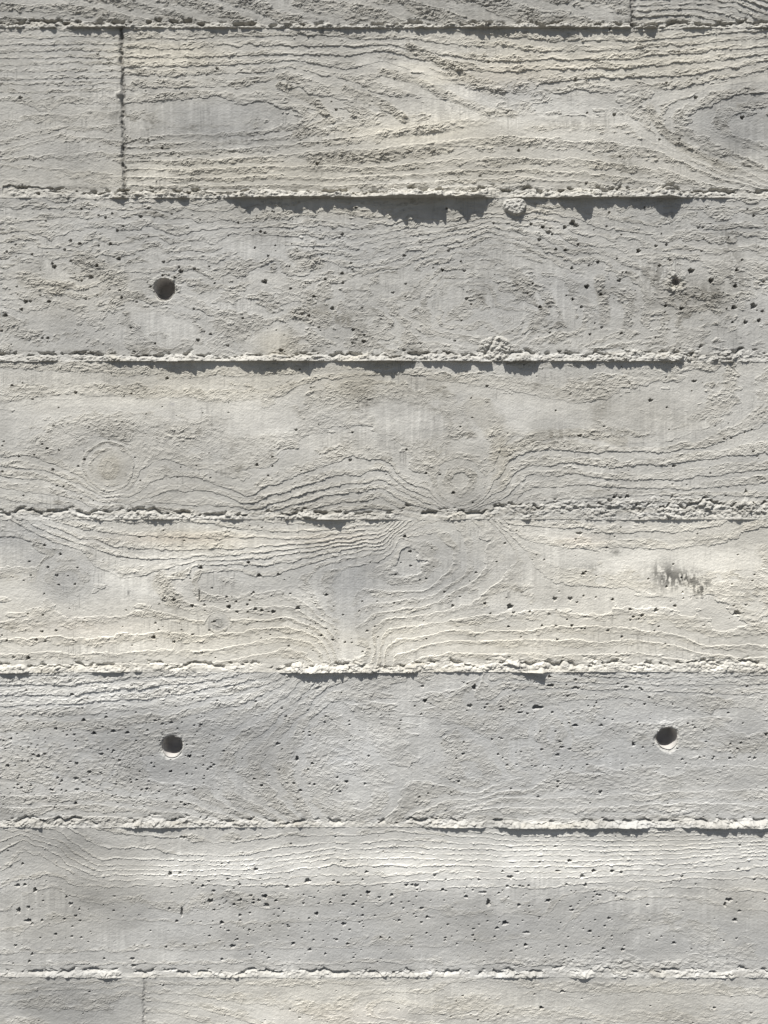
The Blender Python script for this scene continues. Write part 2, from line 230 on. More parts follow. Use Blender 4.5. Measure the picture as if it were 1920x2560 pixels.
# ------------------------------------------------------------------ air holes in the concrete (crop, x, y, rx[, ry])
PORES = """B 827 345 9/B 452 268 5/B 1347 420 7/B 995 495 7/B 1548 508 8/B 1278 600 4/B 582 650 6/B 877 487 4/B 1190 603 4/A 1370 708 7/A 1452 473 5/A 1100 355 4/A 700 640 4/A 640 605 4
C 485 128 5/C 457 146 5/C 608 141 6/C 427 136 4/C 305 245 6/C 345 258 6/C 478 260 6/C 507 202 5/C 280 285 6/C 138 304 5/C 513 323 7/C 418 353 7/C 392 402 9/C 780 378 8/C 773 360 5/C 840 367 5/C 1143 421 9/C 1481 427 6/C 1356 486 6/C 525 490 6/C 110 508 8/C 130 507 6/C 92 542 7/C 182 665 5/C 205 665 5/C 837 541 5/C 1526 630 7/C 855 675 6/C 1029 167 4/C 1125 205 5/C 1144 212 5/C 427 267 4/C 1158 310 4/C 565 620 4/C 7 635 5/C 590 510 4/C 927 428 4/C 1405 412 5/C 472 456 4/C 29 293 5/C 1523 687 4/C 670 690 4
D 815 168 12/D 830 180 8/D 781 187 8/D 635 174 6/D 686 187 6/D 838 262 6/D 742 283 6/D 783 287 5/D 1100 288 9/D 1175 268 6/D 1007 323 5/D 925 337 7/D 1191 352 5/D 1237 328 4/D 1547 328 5/D 1327 375 11/D 1413 418 11/D 877 443 9/D 1017 417 7/D 812 363 6/D 937 477 6/D 816 498 6/D 357 496 7/D 377 520 4/D 332 335 4/D 1518 440 8/D 1523 372 6/D 1596 527 14/D 1562 598 8/D 1285 538 7/D 1620 590 8/D 1635 550 6/D 1505 597 6/D 1640 422 5/D 1597 138 5/D 941 620 6/D 890 650 5/D 717 642 4/D 973 124 5/D 726 218 4/D 1358 190 4/D 1569 110 4/D 643 430 4/D 1480 540 4/D 885 352 4
E 51 179 5/E 97 168 3/E 327 210 6/E 141 239 4/E 536 226 3/E 568 215 4/E 203 451 5/E 182 432 4/E 255 459 4/E 148 479 4/E 82 486 4/E 365 499 5/E 338 528 5/E 228 543 6/E 246 612 4/E 275 616 4/E 102 656 4/E 10 552 5/E 1110 522 7/E 1177 488 4/E 1177 528 4/E 1513 502 7/E 1523 382 4/E 850 526 3/E 607 590 3/E 767 575 3/E 193 869 5
F 1340 161 10 5/F 445 182 5/F 1061 172 4/F 1222 274 4/F 742 288 4/F 1252 527 8 5/F 1470 411 4/F 1559 383 4/F 1588 370 4/F 1500 407 4/F 182 558 5/F 1052 523 3/F 1410 558 4/F 383 686 4/F 1613 485 3/F 845 818 16 6/F 97 457 5
G 193 178 5/G 261 217 6/G 207 273 5/G 245 309 6/G 323 347 5/G 866 275 8/G 1119 309 8/G 1203 305 7/G 751 415 7/G 830 440 8/G 988 445 9/G 883 437 5/G 1103 454 8/G 1131 460 7/G 1180 466 8/G 1068 435 5/G 1024 466 6/G 916 363 4/G 1070 467 4/G 1410 392 6/G 1552 463 4/G 1482 479 4/G 1438 587 5/G 1490 597 5/G 1520 599 4/G 1586 549 5/G 1633 575 4/G 242 547 5/G 180 552 5/G 157 587 7/G 195 594 5/G 29 590 6/G 122 665 8/G 60 662 6/G 120 475 4/G 751 596 6/G 671 515 4/G 830 565 5/G 1254 387 4/G 904 546 4/G 185 480 4/G 1073 253 6/G 8 568 4/G 570 611 3/G 861 395 2 26
H 544 443 14 11/H 738 410 9/H 805 409 8/H 862 397 5/H 988 413 6/H 1524 471 12/H 1176 459 9/H 1115 482 7/H 812 526 7/H 868 539 4/H 968 547 6/H 1028 574 6/H 1063 455 6/H 1078 488 5/H 1065 502 5/H 834 425 5/H 113 205 6/H 90 140 7/H 397 297 5/H 297 440 7/H 261 381 5/H 182 322 4/H 154 328 4/H 51 305 4/H 871 293 5/H 1222 357 5/H 1143 324 4/H 560 470 6/H 630 466 5/H 714 476 4/H 683 526 5/H 743 527 5/H 749 586 5/H 592 575 4/H 436 430 6/H 1188 530 4/H 1216 605 4/H 916 403 4/H 962 188 4/H 184 582 4/H 1565 436 5/H 1169 548 4/H 1101 497 4/H 538 530 5/H 1294 408 4/H 791 500 4/H 44 428 4
I 240 280 7/I 405 300 8/I 489 290 8/I 457 230 6/I 288 308 4/I 320 306 5/I 437 391 10 6/I 165 399 8/I 122 420 5/I 490 375 5/I 328 495 10 7/I 330 431 8/I 33 440 7/I 47 323 5/I 1283 410 7 11/I 1349 430 6/I 1332 455 5/I 1130 525 6/I 1497 509 7/I 1457 490 6/I 1469 552 6/I 1298 546 6/I 1287 585 4/I 634 540 6/I 611 545 4/I 653 429 5/I 666 445 4/I 806 476 5/I 923 437 6/I 897 456 5/I 1105 162 5/I 1218 192 4/I 1404 253 4/I 1509 247 4/I 1510 262 4/I 1407 226 4/I 1330 200 4/I 1510 332 4/I 1207 458 4/I 1163 482 4/I 1098 497 5/I 1577 518 6/I 1593 398 5/I 1270 515 5/I 1358 520 5/I 1338 518 5/I 1458 525 4/I 590 500 5/I 563 500 4/I 750 527 4/I 357 511 5/I 257 520 4/I 265 545 4/I 285 550 4/I 487 571 4/I 438 476 4/I 687 552 4/I 443 272 4/I 23 366 4/I 85 480 4/I 62 535 4/I 118 257 4/I 793 748 16 6/I 1257 776 5/I 958 862 4/I 1105 887 6/I 99 862 5/I 1311 293 4/I 1337 294 4
J 389 100 9 12/J 722 92 14 6/J 827 102 20 6/J 1046 100 10 6/J 1114 112 5/J 177 159 9/J 371 181 11 8/J 512 198 10 5/J 504 183 5/J 660 187 22 9/J 587 210 10 4/J 620 215 6/J 793 138 5/J 1146 144 6/J 827 265 12 6/J 161 217 5/J 882 181 4/J 953 237 4/J 769 360 9 4/J 803 368 9 5/J 750 393 9 6/J 682 370 5/J 675 293 4/J 741 292 4/J 935 554 9/J 323 508 6/J 152 575 5/J 191 560 4/J 345 339 5/J 342 389 6/J 467 326 5/J 64 281 4/J 73 244 4/J 1363 404 5/J 1495 408 6/J 1426 402 5/J 1383 287 4/J 1551 257 4/J 1543 341 6/J 1497 346 5/J 1527 367 5/J 1602 408 7/J 1304 430 4/J 752 508 6/J 750 530 5/J 667 575 6/J 1310 192 4/J 1247 175 4/J 549 540 4/J 436 188 5/J 592 380 4/J 166 96 6/J 133 182 4/J 878 436 4/J 573 435 4/J 290 555 4/J 1652 305 6 9/J 1537 782 6/J 740 788 5/J 673 855 5/J 800 850 10 6/J 905 893 7/J 985 895 7/J 748 893 8 4
K 76 300 10 7/K 107 297 6/K 152 320 8 10/K 305 380 8/K 122 395 8/K 80 408 8 12/K 122 453 13 8/K 138 467 7/K 182 452 6/K 278 446 5/K 326 433 6/K 240 511 6/K 310 521 5/K 351 525 5/K 139 597 6/K 127 628 6/K 174 527 4/K 186 367 4/K 785 418 5 22/K 735 250 7 10/K 778 247 6/K 732 400 6/K 908 367 11/K 923 324 6/K 1144 347 12 9/K 1153 386 10/K 1011 382 7/K 958 461 9/K 1104 230 8 6/K 831 291 6/K 902 281 5/K 1035 297 6/K 1010 313 4/K 1077 492 6/K 1004 563 10 8/K 1080 418 5/K 1095 375 6/K 1040 362 7/K 1241 306 8/K 1329 279 11/K 1461 288 8 5/K 1590 331 9/K 1639 352 6/K 1538 370 5/K 1526 382 6/K 1427 374 5/K 1428 360 4/K 1485 467 9/K 1553 459 5/K 1566 397 5/K 1566 430 5/K 1335 443 5/K 1265 552 7/K 1502 552 6/K 1247 478 6/K 1166 477 5/K 905 519 5/K 948 540 4/K 1192 365 6/K 1312 340 4/K 1311 378 5/K 1203 434 4/K 717 567 5/K 450 617 5/K 1067 550 4/K 99 205 5/K 35 149 4/K 925 405 5/K 948 385 4/K 1620 432 4/K 1567 275 5/K 1474 196 4/K 1125 270 4
M 219 258 7/M 545 263 13 7/M 575 240 9 4/M 512 238 6 4/M 856 260 9/M 906 237 8/M 987 238 7/M 1025 243 6/M 1288 261 7/M 1530 230 6/M 750 236 9 4/M 801 193 9 6/M 140 302 10/M 97 300 7/M 122 298 6/M 267 275 4/M 254 320 7/M 187 291 4/M 411 275 5/M 384 320 5/M 358 309 4/M 430 330 16 5/M 33 342 8/M 33 380 6/M 108 370 4/M 84 400 5/M 143 320 5/M 356 350 7/M 451 378 9 14/M 523 463 11/M 583 386 8/M 627 390 5/M 711 366 8/M 812 407 12 5/M 617 503 14 6/M 488 485 7/M 187 438 7/M 162 461 5/M 411 470 4/M 384 516 6/M 264 537 5/M 184 507 5/M 612 559 8/M 972 443 7/M 912 449 5/M 954 475 5/M 890 499 7/M 984 519 5/M 947 574 7/M 1031 578 7/M 787 566 5/M 756 560 5/M 910 326 5/M 933 342 6/M 920 340 5/M 1001 347 5/M 1025 360 4/M 1490 362 13 8/M 1472 382 6 10/M 1516 449 9/M 1535 410 6/M 1645 361 5/M 1601 275 5/M 1347 294 4/M 1241 291 4/M 1146 508 4/M 1146 452 4/M 1328 575 4/M 1199 520 4/M 512 322 4/M 560 300 4/M 587 302 5/M 625 301 5/M 537 352 4/M 24 527 5/M 119 567 5/M 672 437 4/M 755 490 4/M 478 523 5/M 770 757 10 6/M 680 830 10 8/M 1427 828 6/M 1586 852 5/M 312 800 4/M 340 777 4/M 492 857 5/M 537 850 5/M 375 860 4/M 406 882 5/M 289 866 4/M 64 833 4/M 455 790 3/M 1150 820 4/M 650 770 4/M 853 897 4"""
pores = []
for line in PORES.split('\n'):
    for it in line.split('/'):
        q = it.split(); o = ORG[q[0]]; x, y, r = float(q[1]), float(q[2]), float(q[3]); ry = float(q[4]) if len(q) > 4 else r * .9
        pores.append((o[0] + x * Z, o[1] + y * Z, r * Z * (.80 + .35 * ((len(pores) * 37 % 11) / 10)) + .3, ry * Z * .95 + .3))
# the countless pinholes between them: scattered by each board's own density
pr = np.random.RandomState(11)
DENS = [(-300, 2220, -340, 496, 90, 2.0), (-300, 2220, 500, 900, 330, 2.1), (-300, 2220, 910, 1290, 150, 1.9), (-300, 2220, 1310, 1660, 260, 2.0),
        (-300, 2220, 1700, 2050, 560, 1.7), (-300, 2220, 2200, 2430, 560, 1.8), (-300, 2220, 2080, 2200, 60, 2.0), (-300, 2220, 2450, 2800, 200, 2.0),
        (0, 560, 1790, 2020, 260, 2.2), (500, 1500, 2210, 2400, 220, 2.4), (1200, 1800, 1690, 1950, 120, 2.2), (350, 850, 1480, 1600, 50, 2.4)]
for u0, u1, v0, v1, n, r0 in DENS:
    for _ in range(n):
        if pr.rand() < .33: continue
        r = r0 * (0.6 + pr.exponential(0.35)); r = min(r, 5)
        pores.append((pr.uniform(u0, u1), pr.uniform(v0, v1), r * pr.uniform(.9, 1.3), r * pr.uniform(.7, 1)))

HOLES = [  # u, v, radius, lip (asymmetric chamfer) size, lip depth, label
    (411, 722, 26, 6, 5, 'clean round tie hole high on the left of the wall'),
    (430, 1866, 26, 10, 6, 'tie hole with a chipped white rim low on the left'),
    (1669, 1846, 26, 12, 7, 'tie hole with a broken white lower lip low on the right'),
    (1691, 704, 10, 12, 6, 'half filled tie hole in crumbly mortar high on the right')]
LUMPS = [(1287, 517, 30, 22, 7), (1238, 872, 42, 33, 4)]
BUTTS = [(0, 'x', 1578), (1, 'x', 309), (7, 'x', 362)]     # butt joint of two boards in a row: photo x where it starts

# ------------------------------------------------------------------ the grid on the wall plane
def axis(a, b, lo, hi, st, grow=1.06, mx=0.03):
    core = np.arange(a, b + st / 2, st); left = []; right = []
    s = st; x = core[0]
    while x > lo: s = min(s * grow, mx); x -= s; left.append(max(x, lo))
    s = st; x = core[-1]
    while x < hi: s = min(s * grow, mx); x += s; right.append(min(x, hi))
    return np.array(left[::-1] + list(core) + right)
STEP = 1.6 * S
XS = axis(-0.45, 0.45, -1.7, 1.7, STEP)
ZS = axis(-0.66, 0.535, -CAMZ, 1.25, STEP)           # height relative to the camera
NX, NZ = len(XS), len(ZS)
X, ZZ = np.meshgrid(XS, ZS)
d = D * math.cos(TH) - ZZ * math.sin(TH)
U = 960 + F * X / d
V = 1280 - F * (ZZ * math.cos(TH) + D * math.sin(TH)) / d
def plane_from_px(u, v):
    k = (1280 - v) / F
    z = (k * D * math.cos(TH) - D * math.sin(TH)) / (math.cos(TH) + k * math.sin(TH))
    dd = D * math.cos(TH) - z * math.sin(TH)
    return (u - 960) * dd / F, z
# snap grid vertices onto the hole outlines
for (hu, hv, hr, *_r) in HOLES:
    r = np.hypot(U - hu, V - hv); ang = np.arctan2(V - hv, U - hu)
    rr = hr * (1 + .035 * np.sin(3 * ang + hu) + .015 * np.sin(7 * ang + hv))
    m = np.abs(r - rr) < 1.3
    U = np.where(m, hu + rr * np.cos(ang), U); V = np.where(m, hv + rr * np.sin(ang), V)
X, ZZ = plane_from_px(U, V)

# which row of boards
zj = [plane_from_px(960, y)[1] for y in JY]
pitch = (zj[1] - zj[6]) / 5.0
up = []; z = zj[0]
while z + pitch < 1.2: z += pitch; up.append(z)
dn = []; z = zj[6]
while z - pitch > -CAMZ + .04: z -= pitch; dn.append(z)
allz = up[::-1] + zj + dn                          # every joint, top to bottom
NJ = len(allz); J0 = len(up)                       # index of the photo's first joint
def jprof(j, u):
    k = j - J0
    if 0 <= k < 7:
        u2 = np.clip(u, 0, 1920)
        out = (u < 0) | (u > 1920)
        alt = 10 + 10 * fbm(u / 60.0, u * 0 + j * 3.3, 3, 3)
        L = np.where(out, np.maximum(alt, 1), prof(JLEN[k], u2)); W = prof(JW[k], u2)
    else:
        L = np.maximum(9 + 16 * fbm(u / 70.0, u * 0 + j * 5.1, 5, 3), 1); W = 22 + 5 * vnoise(u / 90, u * 0 + j, 2)
    return L, W
row = np.zeros(U.shape, int)                       # row r lies above joint r
jn = np.zeros(U.shape)
jitter = {}
PXZ = S                                             # one photo pixel in metres near the wall's middle
Hh = np.zeros(U.shape, np.float32)
finmask = np.full(U.shape, -1, int)
rowf = []
for j, zz in enumerate(allz):
    u = U
    dz = (zz + (0.8 * vnoise(u / 140, u * 0 + j, 1) + .5 * vnoise(u / 13, u * 0 + j, 2)) * PXZ) - ZZ      # >0 below the joint
    rowf.append((dz / PXZ).astype(np.float32))
    row += (dz > 0)
# row r: number of joints above the vertex. photo row k (0..7) = row - J0
prow = row - J0

# ------------------------------------------------------------------ grain
G = np.zeros(U.shape); GA = {}
A_ = np.full(U.shape, 1.2); RW = np.full(U.shape, .5); RA = np.full(U.shape, .9); R0 = np.full(U.shape, .3); JT = np.full(U.shape, .1)
wu = U + 5 * fbm(U / 60, V / 40, 1, 3); wv = V + 3.0 * fbm(U / 75, V / 30, 4, 3) + 1.5 * vnoise(U / 7, V / 5, 6) + .9 * vnoise(U / 3.3, V / 3, 7)
name_of = {}
def put(mask, name):
    G[mask] = sample(FIELDS[name], wu[mask], wv[mask])
    for arr, val in zip((A_, RW, RA, R0, JT), PAR[name]): arr[mask] = val
generic = (prow < 0) | (prow > 7)
G[generic] = (V[generic] / 30.0 + 3.0 * fbm(U[generic] / 500, V[generic] / 160 + row[generic] * 7.7, 6, 3))
BX = {0: 1578, 1: 311, 7: 362}
for k in range(8):
    mk = prow == k
    if k in BX:
        bx = BX[k] + (8 * (V - JY[max(k - 1, 0)]) / 420 - 4 if k == 1 else 0)
        put(mk & (U < bx), '%da' % k); put(mk & (U >= bx), '%db' % k)
    else: put(mk, '%d' % k)
KN = np.zeros(U.shape)
for nm, ku, kv, ru, rv, sp, reach in KNOTS:
    mk = (prow == int(nm[0]))
    r = np.sqrt(((U - ku) / ru) ** 2 + ((V - kv) / rv) ** 2)
    wgt = 1 - sst(1.0, reach, r)
    base = sample(FIELDS[nm], np.array([ku + 0.0]), np.array([kv + 0.0]))[0]
    ring = np.floor(base) + 1.35 - r * ru / sp + .08 * vnoise(U / 20, V / 20, 5)
    wgt = wgt * mk
    G = G * (1 - wgt) + ring * wgt; KN = np.maximum(KN, wgt)

# direction of the grain in photo pixels (from the field's gradient on the grid)
gv, gu = np.gradient(G)
su = np.gradient(U, axis=1); sv = np.gradient(V, axis=0)
gx = gu / np.where(np.abs(su) < 1e-6, 1e-6, su); gy = gv / np.where(np.abs(sv) < 1e-6, 1e-6, sv)
gx = np.clip(gx, -.3, .3); gy = np.clip(gy, -.3, .3)
def blur(a, n):
    for _ in range(n):
        a = (a + np.roll(a, 1, 0) + np.roll(a, -1, 0) + np.roll(a, 1, 1) + np.roll(a, -1, 1)) / 5
    return a
gx = blur(gx, 6); gy = blur(gy, 6)
tx = -gy; ty = gx; s = np.where(tx < 0, -1.0, 1.0); tx = tx * s + 1e-4; ty = ty * s
ln = np.hypot(tx, ty) + 1e-9; tx /= ln; ty /= ln
ca, sa = math.cos(math.radians(-16)), math.sin(math.radians(-16))
tx, ty = tx * ca - ty * sa, tx * sa + ty * ca
tx = tx + .55; ln = np.hypot(tx, ty) + 1e-9; tx /= ln; ty /= ln        # fibres stay mostly lengthwise
# torn-fibre texture: noise smeared along the grain
def smear(wl, length, k, n=7):
    acc = 0; tot = 0
    for i in range(n):
        o = (i - (n - 1) / 2) / ((n - 1) / 2) * length
        wg = 1 - .7 * abs(o) / length
        acc = acc + wg * vnoise((U + tx * o) / wl, (V + ty * o) / wl, k); tot += wg * wg
    return acc / math.sqrt(tot)
lic1 = smear(5.2, 9, 2)
lic2 = smear(3.4, 6, 9)
patch = fbm(U / 34, V / 22, 7, 3)
big = fbm(U / 260, V / 120, 8, 3)

G = G + (prow == 2) * .95 * fbm(U / 75, V / 50, 5, 3) + (prow != 2) * .16 * fbm(U / 60, V / 35, 5, 3)
Gj = G + JT * (1.2 * vnoise(U / 16, V / 6, 10) * .55 + .8 * lic1 * .35) + .10 * vnoise(U / 60, V / 12, 11)
t = Gj - np.floor(Gj)
lineid = np.floor(Gj)
lv = _tab[3][(lineid.astype(int) * 7) & 255, (row * 13) & 255]           # each ring differs
lstr = .35 + 1.0 * lv + .35 * vnoise(U / 110, V / 40, 12) + .55 * vnoise(U / 17, V / 9, 6) + .45 * vnoise(U / 7, V / 5, 12)
lstr = np.clip(lstr, .05, 1.9)

# where the relief is weak or strong in the photograph: u, v, ru, rv, step factor, roughness factor
REL = [(1340, 1395, 130, 60, .3, .8), (1131, 772, 110, 60, .2, .9), (480, 300, 190, 60, .5, .6), (300, 620, 330, 60, .8, .9), (1100, 2320, 1200, 95, .28, .75), (450, 1850, 420, 130, .35, .9), (1450, 1850, 600, 160, .4, .85), (1130, 770, 230, 120, .45, .85), (300, 1735, 460, 55, 2.3, 1.5), (220, 1230, 330, 70, .45, .8), (1080, 1290, 330, 40, .6, .9), (900, 960, 1100, 90, .45, 1.0), (480, 1530, 190, 25, .5, 1.2), (1130, 1400, 200, 100, 1.9, .5), (1150, 1600, 1000, 50, .75, .8), (1640, 1430, 200, 70, .3, .45),
       (160, 1440, 120, 70, .4, .5), (480, 300, 170, 55, .55, .55), (500, 1020, 260, 50, .5, .5), (1350, 1040, 160, 60, .4, .35), (620, 1130, 70, 60, .4, .4),
       (1130, 1000, 120, 50, .5, .5), (800, 1250, 190, 40, 2.0, 1.4), (1500, 1180, 350, 60, 1.2, 1.1), (1550, 190, 380, 80, 1.3, 1.25), (200, 2290, 260, 110, .5, .9),
       (1290, 1390, 90, 60, .8, .9), (860, 1520, 60, 80, .4, .6), (1250, 310, 130, 26, .5, .4), (1760, 720, 140, 60, 1.0, 1.7), (300, 1340, 300, 40, 1.3, 1.1), (1250, 1590, 550, 60, 1.2, .9)]
mA = 1 - .6 * KN; mR = np.ones(U.shape)
for u0, v0, ru, rv, a, b in REL:
    g = np.exp(-(((U - u0) / ru) ** 2 + ((V - v0) / rv) ** 2) ** 1.5)
    mA *= 1 + (a - 1) * g; mR *= 1 + (b - 1) * g

# bands and islands where the boards left a smooth (pale) or a torn (dull) face: kind, half width, polyline
STROKES = [(1, 13, [900,150,960,156,1047,168,1093,191,1151,226,1209,240]), (1, 12, [960,200,1035,220,1105,260,1190,290]),
 (1, 13, [960,359,1076,347,1220,324,1307,307,1394,301,1568,301,1608,330,1683,370,1770,405]), (1, 10, [1614,260,1712,231,1920,190]),
 (-1, 11, [960,180,1047,202,1105,231,1151,255,1220,278,1290,286]), (-1, 14, [1029,121,1134,173,1203,220,1249,234]), (-1, 14, [1625,272,1654,324,1712,370,1828,422]),
 (-1, 13, [860,225,960,260,1010,300]), (-1, 12, [960,340,1060,322,1150,312]), (-1, 12, [700,215,790,255,830,300,740,335]), (1, 30, [420,280,600,290]), (-1, 16, [780,400,960,392,1120,372]),
 (1, 14, [0,1022,100,1002,240,1000,400,1008,550,1020,640,1012]), (1, 34, [600,1062,720,1050]), (1, 55, [975,1040,1060,1060]), (1, 42, [1300,1040,1440,1050]), (1, 12, [1500,1105,1650,1100,1760,1060]),
 (1, 26, [1180,985,1200,1070]), (-1, 34, [1190,1020,1230,1060]), (-1, 14, [1260,1130,1340,1092,1440,1080,1560,1105]),
 (1, 22, [570,612,700,625]), (1, 20, [640,690,700,700]), (1, 26, [345,785,480,830]), (1, 20, [1392,712,1425,795]), (1, 15, [1470,690,1485,750]), (1, 14, [1540,780,1545,810]), (1, 20, [1110,755,1150,740]),
 (1, 16, [960,700,1045,690]), (1, 10, [1230,632,1400,680]), (1, 16, [120,665,160,690]), (1, 30, [640,860,700,840]), (1, 22, [380,640,400,650]),
 (-1, 20, [1290,690,1325,725]), (-1, 15, [1375,755,1335,812]), (-1, 24, [745,785,810,800]), (-1, 22, [740,640,790,658]), (-1, 26, [200,650,300,700]), (-1, 20, [60,700,150,720]), (-1, 16, [1500,700,1510,800]),
 (1, 26, [1700,1400,1880,1400]), (1, 30, [1600,1400,1700,1480]), (1, 28, [330,1460,370,1480]), (1, 20, [280,1440,300,1520]), (-1, 25, [400,1450,430,1500]), (1, 24, [860,1450,870,1640])]
SM = np.zeros(U.shape); TORN = np.zeros(U.shape)
for kind, hw, pl in STROKES:
    us_ = pl[0::2]; vs_ = pl[1::2]
    xa, za = plane_from_px(min(us_) - 2.2 * hw, max(vs_) + 2.2 * hw); xb, zb = plane_from_px(max(us_) + 2.2 * hw, min(vs_) - 2.2 * hw)
    i0, i1 = np.searchsorted(XS, [xa * 1.03 if xa < 0 else xa * .97, xb * 1.03 if xb > 0 else xb * .97]); j0, j1 = np.searchsorted(ZS, [za, zb])
    sl = (slice(j0, j1), slice(i0, i1)); uu = wu[sl]; vv = wv[sl]
    best = np.full(uu.shape, 1e9)
    for k in range(len(us_) - 1):
        ax_, ay_, bx_, by_ = us_[k], vs_[k], us_[k + 1], vs_[k + 1]
        dx_, dy_ = bx_ - ax_, by_ - ay_; tt = np.clip(((uu - ax_) * dx_ + (vv - ay_) * dy_) / (dx_ * dx_ + dy_ * dy_), 0, 1)
        best = np.minimum(best, np.hypot(uu - ax_ - tt * dx_, vv - ay_ - tt * dy_))
    g = 1 - sst(.6, 1.15, best / hw + .35 * fbm(uu / 30, vv / 18, 5, 3))
    arr = SM if kind > 0 else TORN
    arr[sl] = np.maximum(arr[sl], g)
mR = mR * (1 - .78 * SM) * (1 + .8 * TORN); mA = mA * (1 - .65 * SM)
ramp = np.clip((t - (1 - RW * 1.15)) / (RW * 1.15), 0, 1) ** 1.8
rough = sst(1 - RW - .08, 1 - RW + .06, t + .26 * patch + .06 * lic1) * (1 - .7 * sst(.93, 1.0, t))
rough = np.clip(rough * (1 - .85 * SM) + .7 * TORN, 0, 1)
rough = rough * (.45 + .55 * sst(-.35, .25, fbm(U / 90, V / 40, 4, 3)))
H = .92 * A_ * mA * lstr * ramp
scale_tex = (1 - np.abs(lic1)) * 1.0 + .9 * lic1 + .55 * lic2
R = (R0 * .75 + (RA * 1.55 - R0) * rough) * mR * (.8 + .5 * patch)
# torn plates of cement paste: short overlapping scales whose lower lips drop off
vn3 = vnoise(U / 5.5, V / 4, 3)
def scales(pu, pv, wl, k, slope):
    ph = (V + slope * U) / pv + 1.5 * fbm(U / pu, V / (pv * 1.15), k, 3) + .22 * vnoise(U / 4, V / 4, k + 4)
    f = ph - np.floor(ph)
    a = np.clip(.55 + 1.5 * vnoise(U / (pu * .8) + 9.1, V / (pv * .8), k + 2), 0, 1.5)
    return (f ** 1.3) * a
sc1 = scales(13, 7.6, 0, 2, .30); sc2 = scales(8.5, 4.9, 0, 7, .18)
H = H + np.where((prow == 2) | (prow == 3), .68, .84) * R * (.35 * scale_tex + 1.5 * sc1 + 1.1 * sc2 + .38 * vn3)
# saw marks across the smooth bands
saw = vnoise(U / 2.6, V / 60, 13) * .5 + vnoise(U / 6, V / 90, 14) * .5
sawm = (1 - rough) * np.maximum(sst(-.35, .25, fbm(U / 120, V / 50, 9, 2) + .1), SM)
H = H + .26 * sawm * saw
# sanded grain everywhere, gentle warp of the boards
H = H + .20 * vnoise(U / 3.2, V / 2.8, 15) + .30 * fbm(U / 14, V / 9, 3, 3) + 2.2 * big

# ------------------------------------------------------------------ joints, fins and crumbs
cd1, cv1 = cells(U / 11.0, V / 8.0, 4)
cd2, cv2 = cells(U / 6.0, V / 4.6, 8)
wx = U + 6 * fbm(U / 14, V / 12, 2, 3); wy = V + 5 * fbm(U / 13, V / 11, 9, 3)
r1 = 1 - np.abs(fbm(wx / 19, wy / 12, 3, 4)) * 2.2
size = sst(-.35, .45, fbm(U / 55, V / 30, 6, 2))
cdw, cvw = cells(wx / 15.0, wy / 9.5, 4)
plate = np.clip(1.25 - cdw * 1.35, 0, .8) * (2.0 + 8.5 * cvw)
crumb = (plate * (.35 + .75 * size) + 3.2 * r1 + 1.6 * fbm(U / 5, V / 4, 5, 3))
TA = math.tan(ALPHA)
FINC = np.zeros(U.shape)
CELL = np.gradient(ZZ, axis=0) / S
for j in range(NJ):
    dz = rowf[j]                                    # px below the joint
    near = (dz > -110) & (dz < 170)
    if not near.any(): continue
    uu = U[near]; vv = V[near]; dd = dz[near]
    L, W = jprof(j, uu)
    W = W * .84 * (1 + .35 * vnoise(uu / 24, vv * 0 + j, 6) + .18 * vnoise(uu / 8, vv * 0 + j, 7))
    Ls = L
    L = L * (1 + .22 * vnoise(uu / 13, uu * 0 + j, 8)) + 3.4 * vnoise(uu / 6.5, uu * 0 + j, 9) + 2.2 * vnoise(uu / 2.6, uu * 0 + j, 10)
    L = np.maximum(L, .5)
    q = 2.3 * np.exp(-np.clip(dd, 0, 999) / 55.0)   # the lower board starts a little proud
    p = q * 1.0 + L * TA * .97
    a = np.clip((dd + W) / W, 0, 1)                 # 0 at the top of the rough band, 1 at the edge
    rise = np.clip(a + .35 * vnoise(uu / 15, vv / 9, 7) * a * (1 - a) * 4, 0, 1) ** .55
    inb = (dd <= 0) & (dd > -W)
    c = crumb[near]
    env = np.sin(np.clip(a, 0, 1) * math.pi) ** .6
    add = np.where(inb, p * rise + env * (c * .62 - 2.2 + 2.0 * vn3[near] + 1.5 * np.abs(vnoise(uu / 3.2, vv / 2.8, 9)) - .6), 0)
    pit = sst(-.08, .3, fbm(uu / 18, vv / 9, 5 + j, 3)) * np.exp(-((dd + W * (1.0 + .3 * vnoise(uu / 30, vv * 0, 4))) / 4.5) ** 2) * 10.0   # cavities along the top of the seam
    pres = np.clip(.66 + .9 * vnoise(uu / 42, uu * 0 + j, 12) + .3 * vnoise(uu / 16, uu * 0 + j, 13), .12, 1); pw = sst(3, 13, Ls); pres = pres * (1 - pw) + pw
    add = np.where(inb, add * pres + q * a * (1 - pres), add)
    add = np.where(dd > 0, q, add)
    hh = H[near]
    hh = np.where(inb, hh * (1 - .75 * env), hh) + add - pit
    # flat face of the fin hanging off the board edge: keep it crisp
    H[near] = hh
    FINC[near] = np.maximum(FINC[near], inb * (.3 + .7 * pres) * sst(0, .3, a) * sst(-.45, .25, fbm(uu / 45, vv / 10, 7 + j, 4) + .25 * (c - 4) / 4))
    inl = (dd <= CELL[near] * .6) & (dd > -np.maximum(W, 1.3 * CELL[near])) if True else inb
    inl = np.where(CELL[near] > 4, inl, inb)
    fm = finmask[near]; fm[inl] = j; finmask[near] = fm

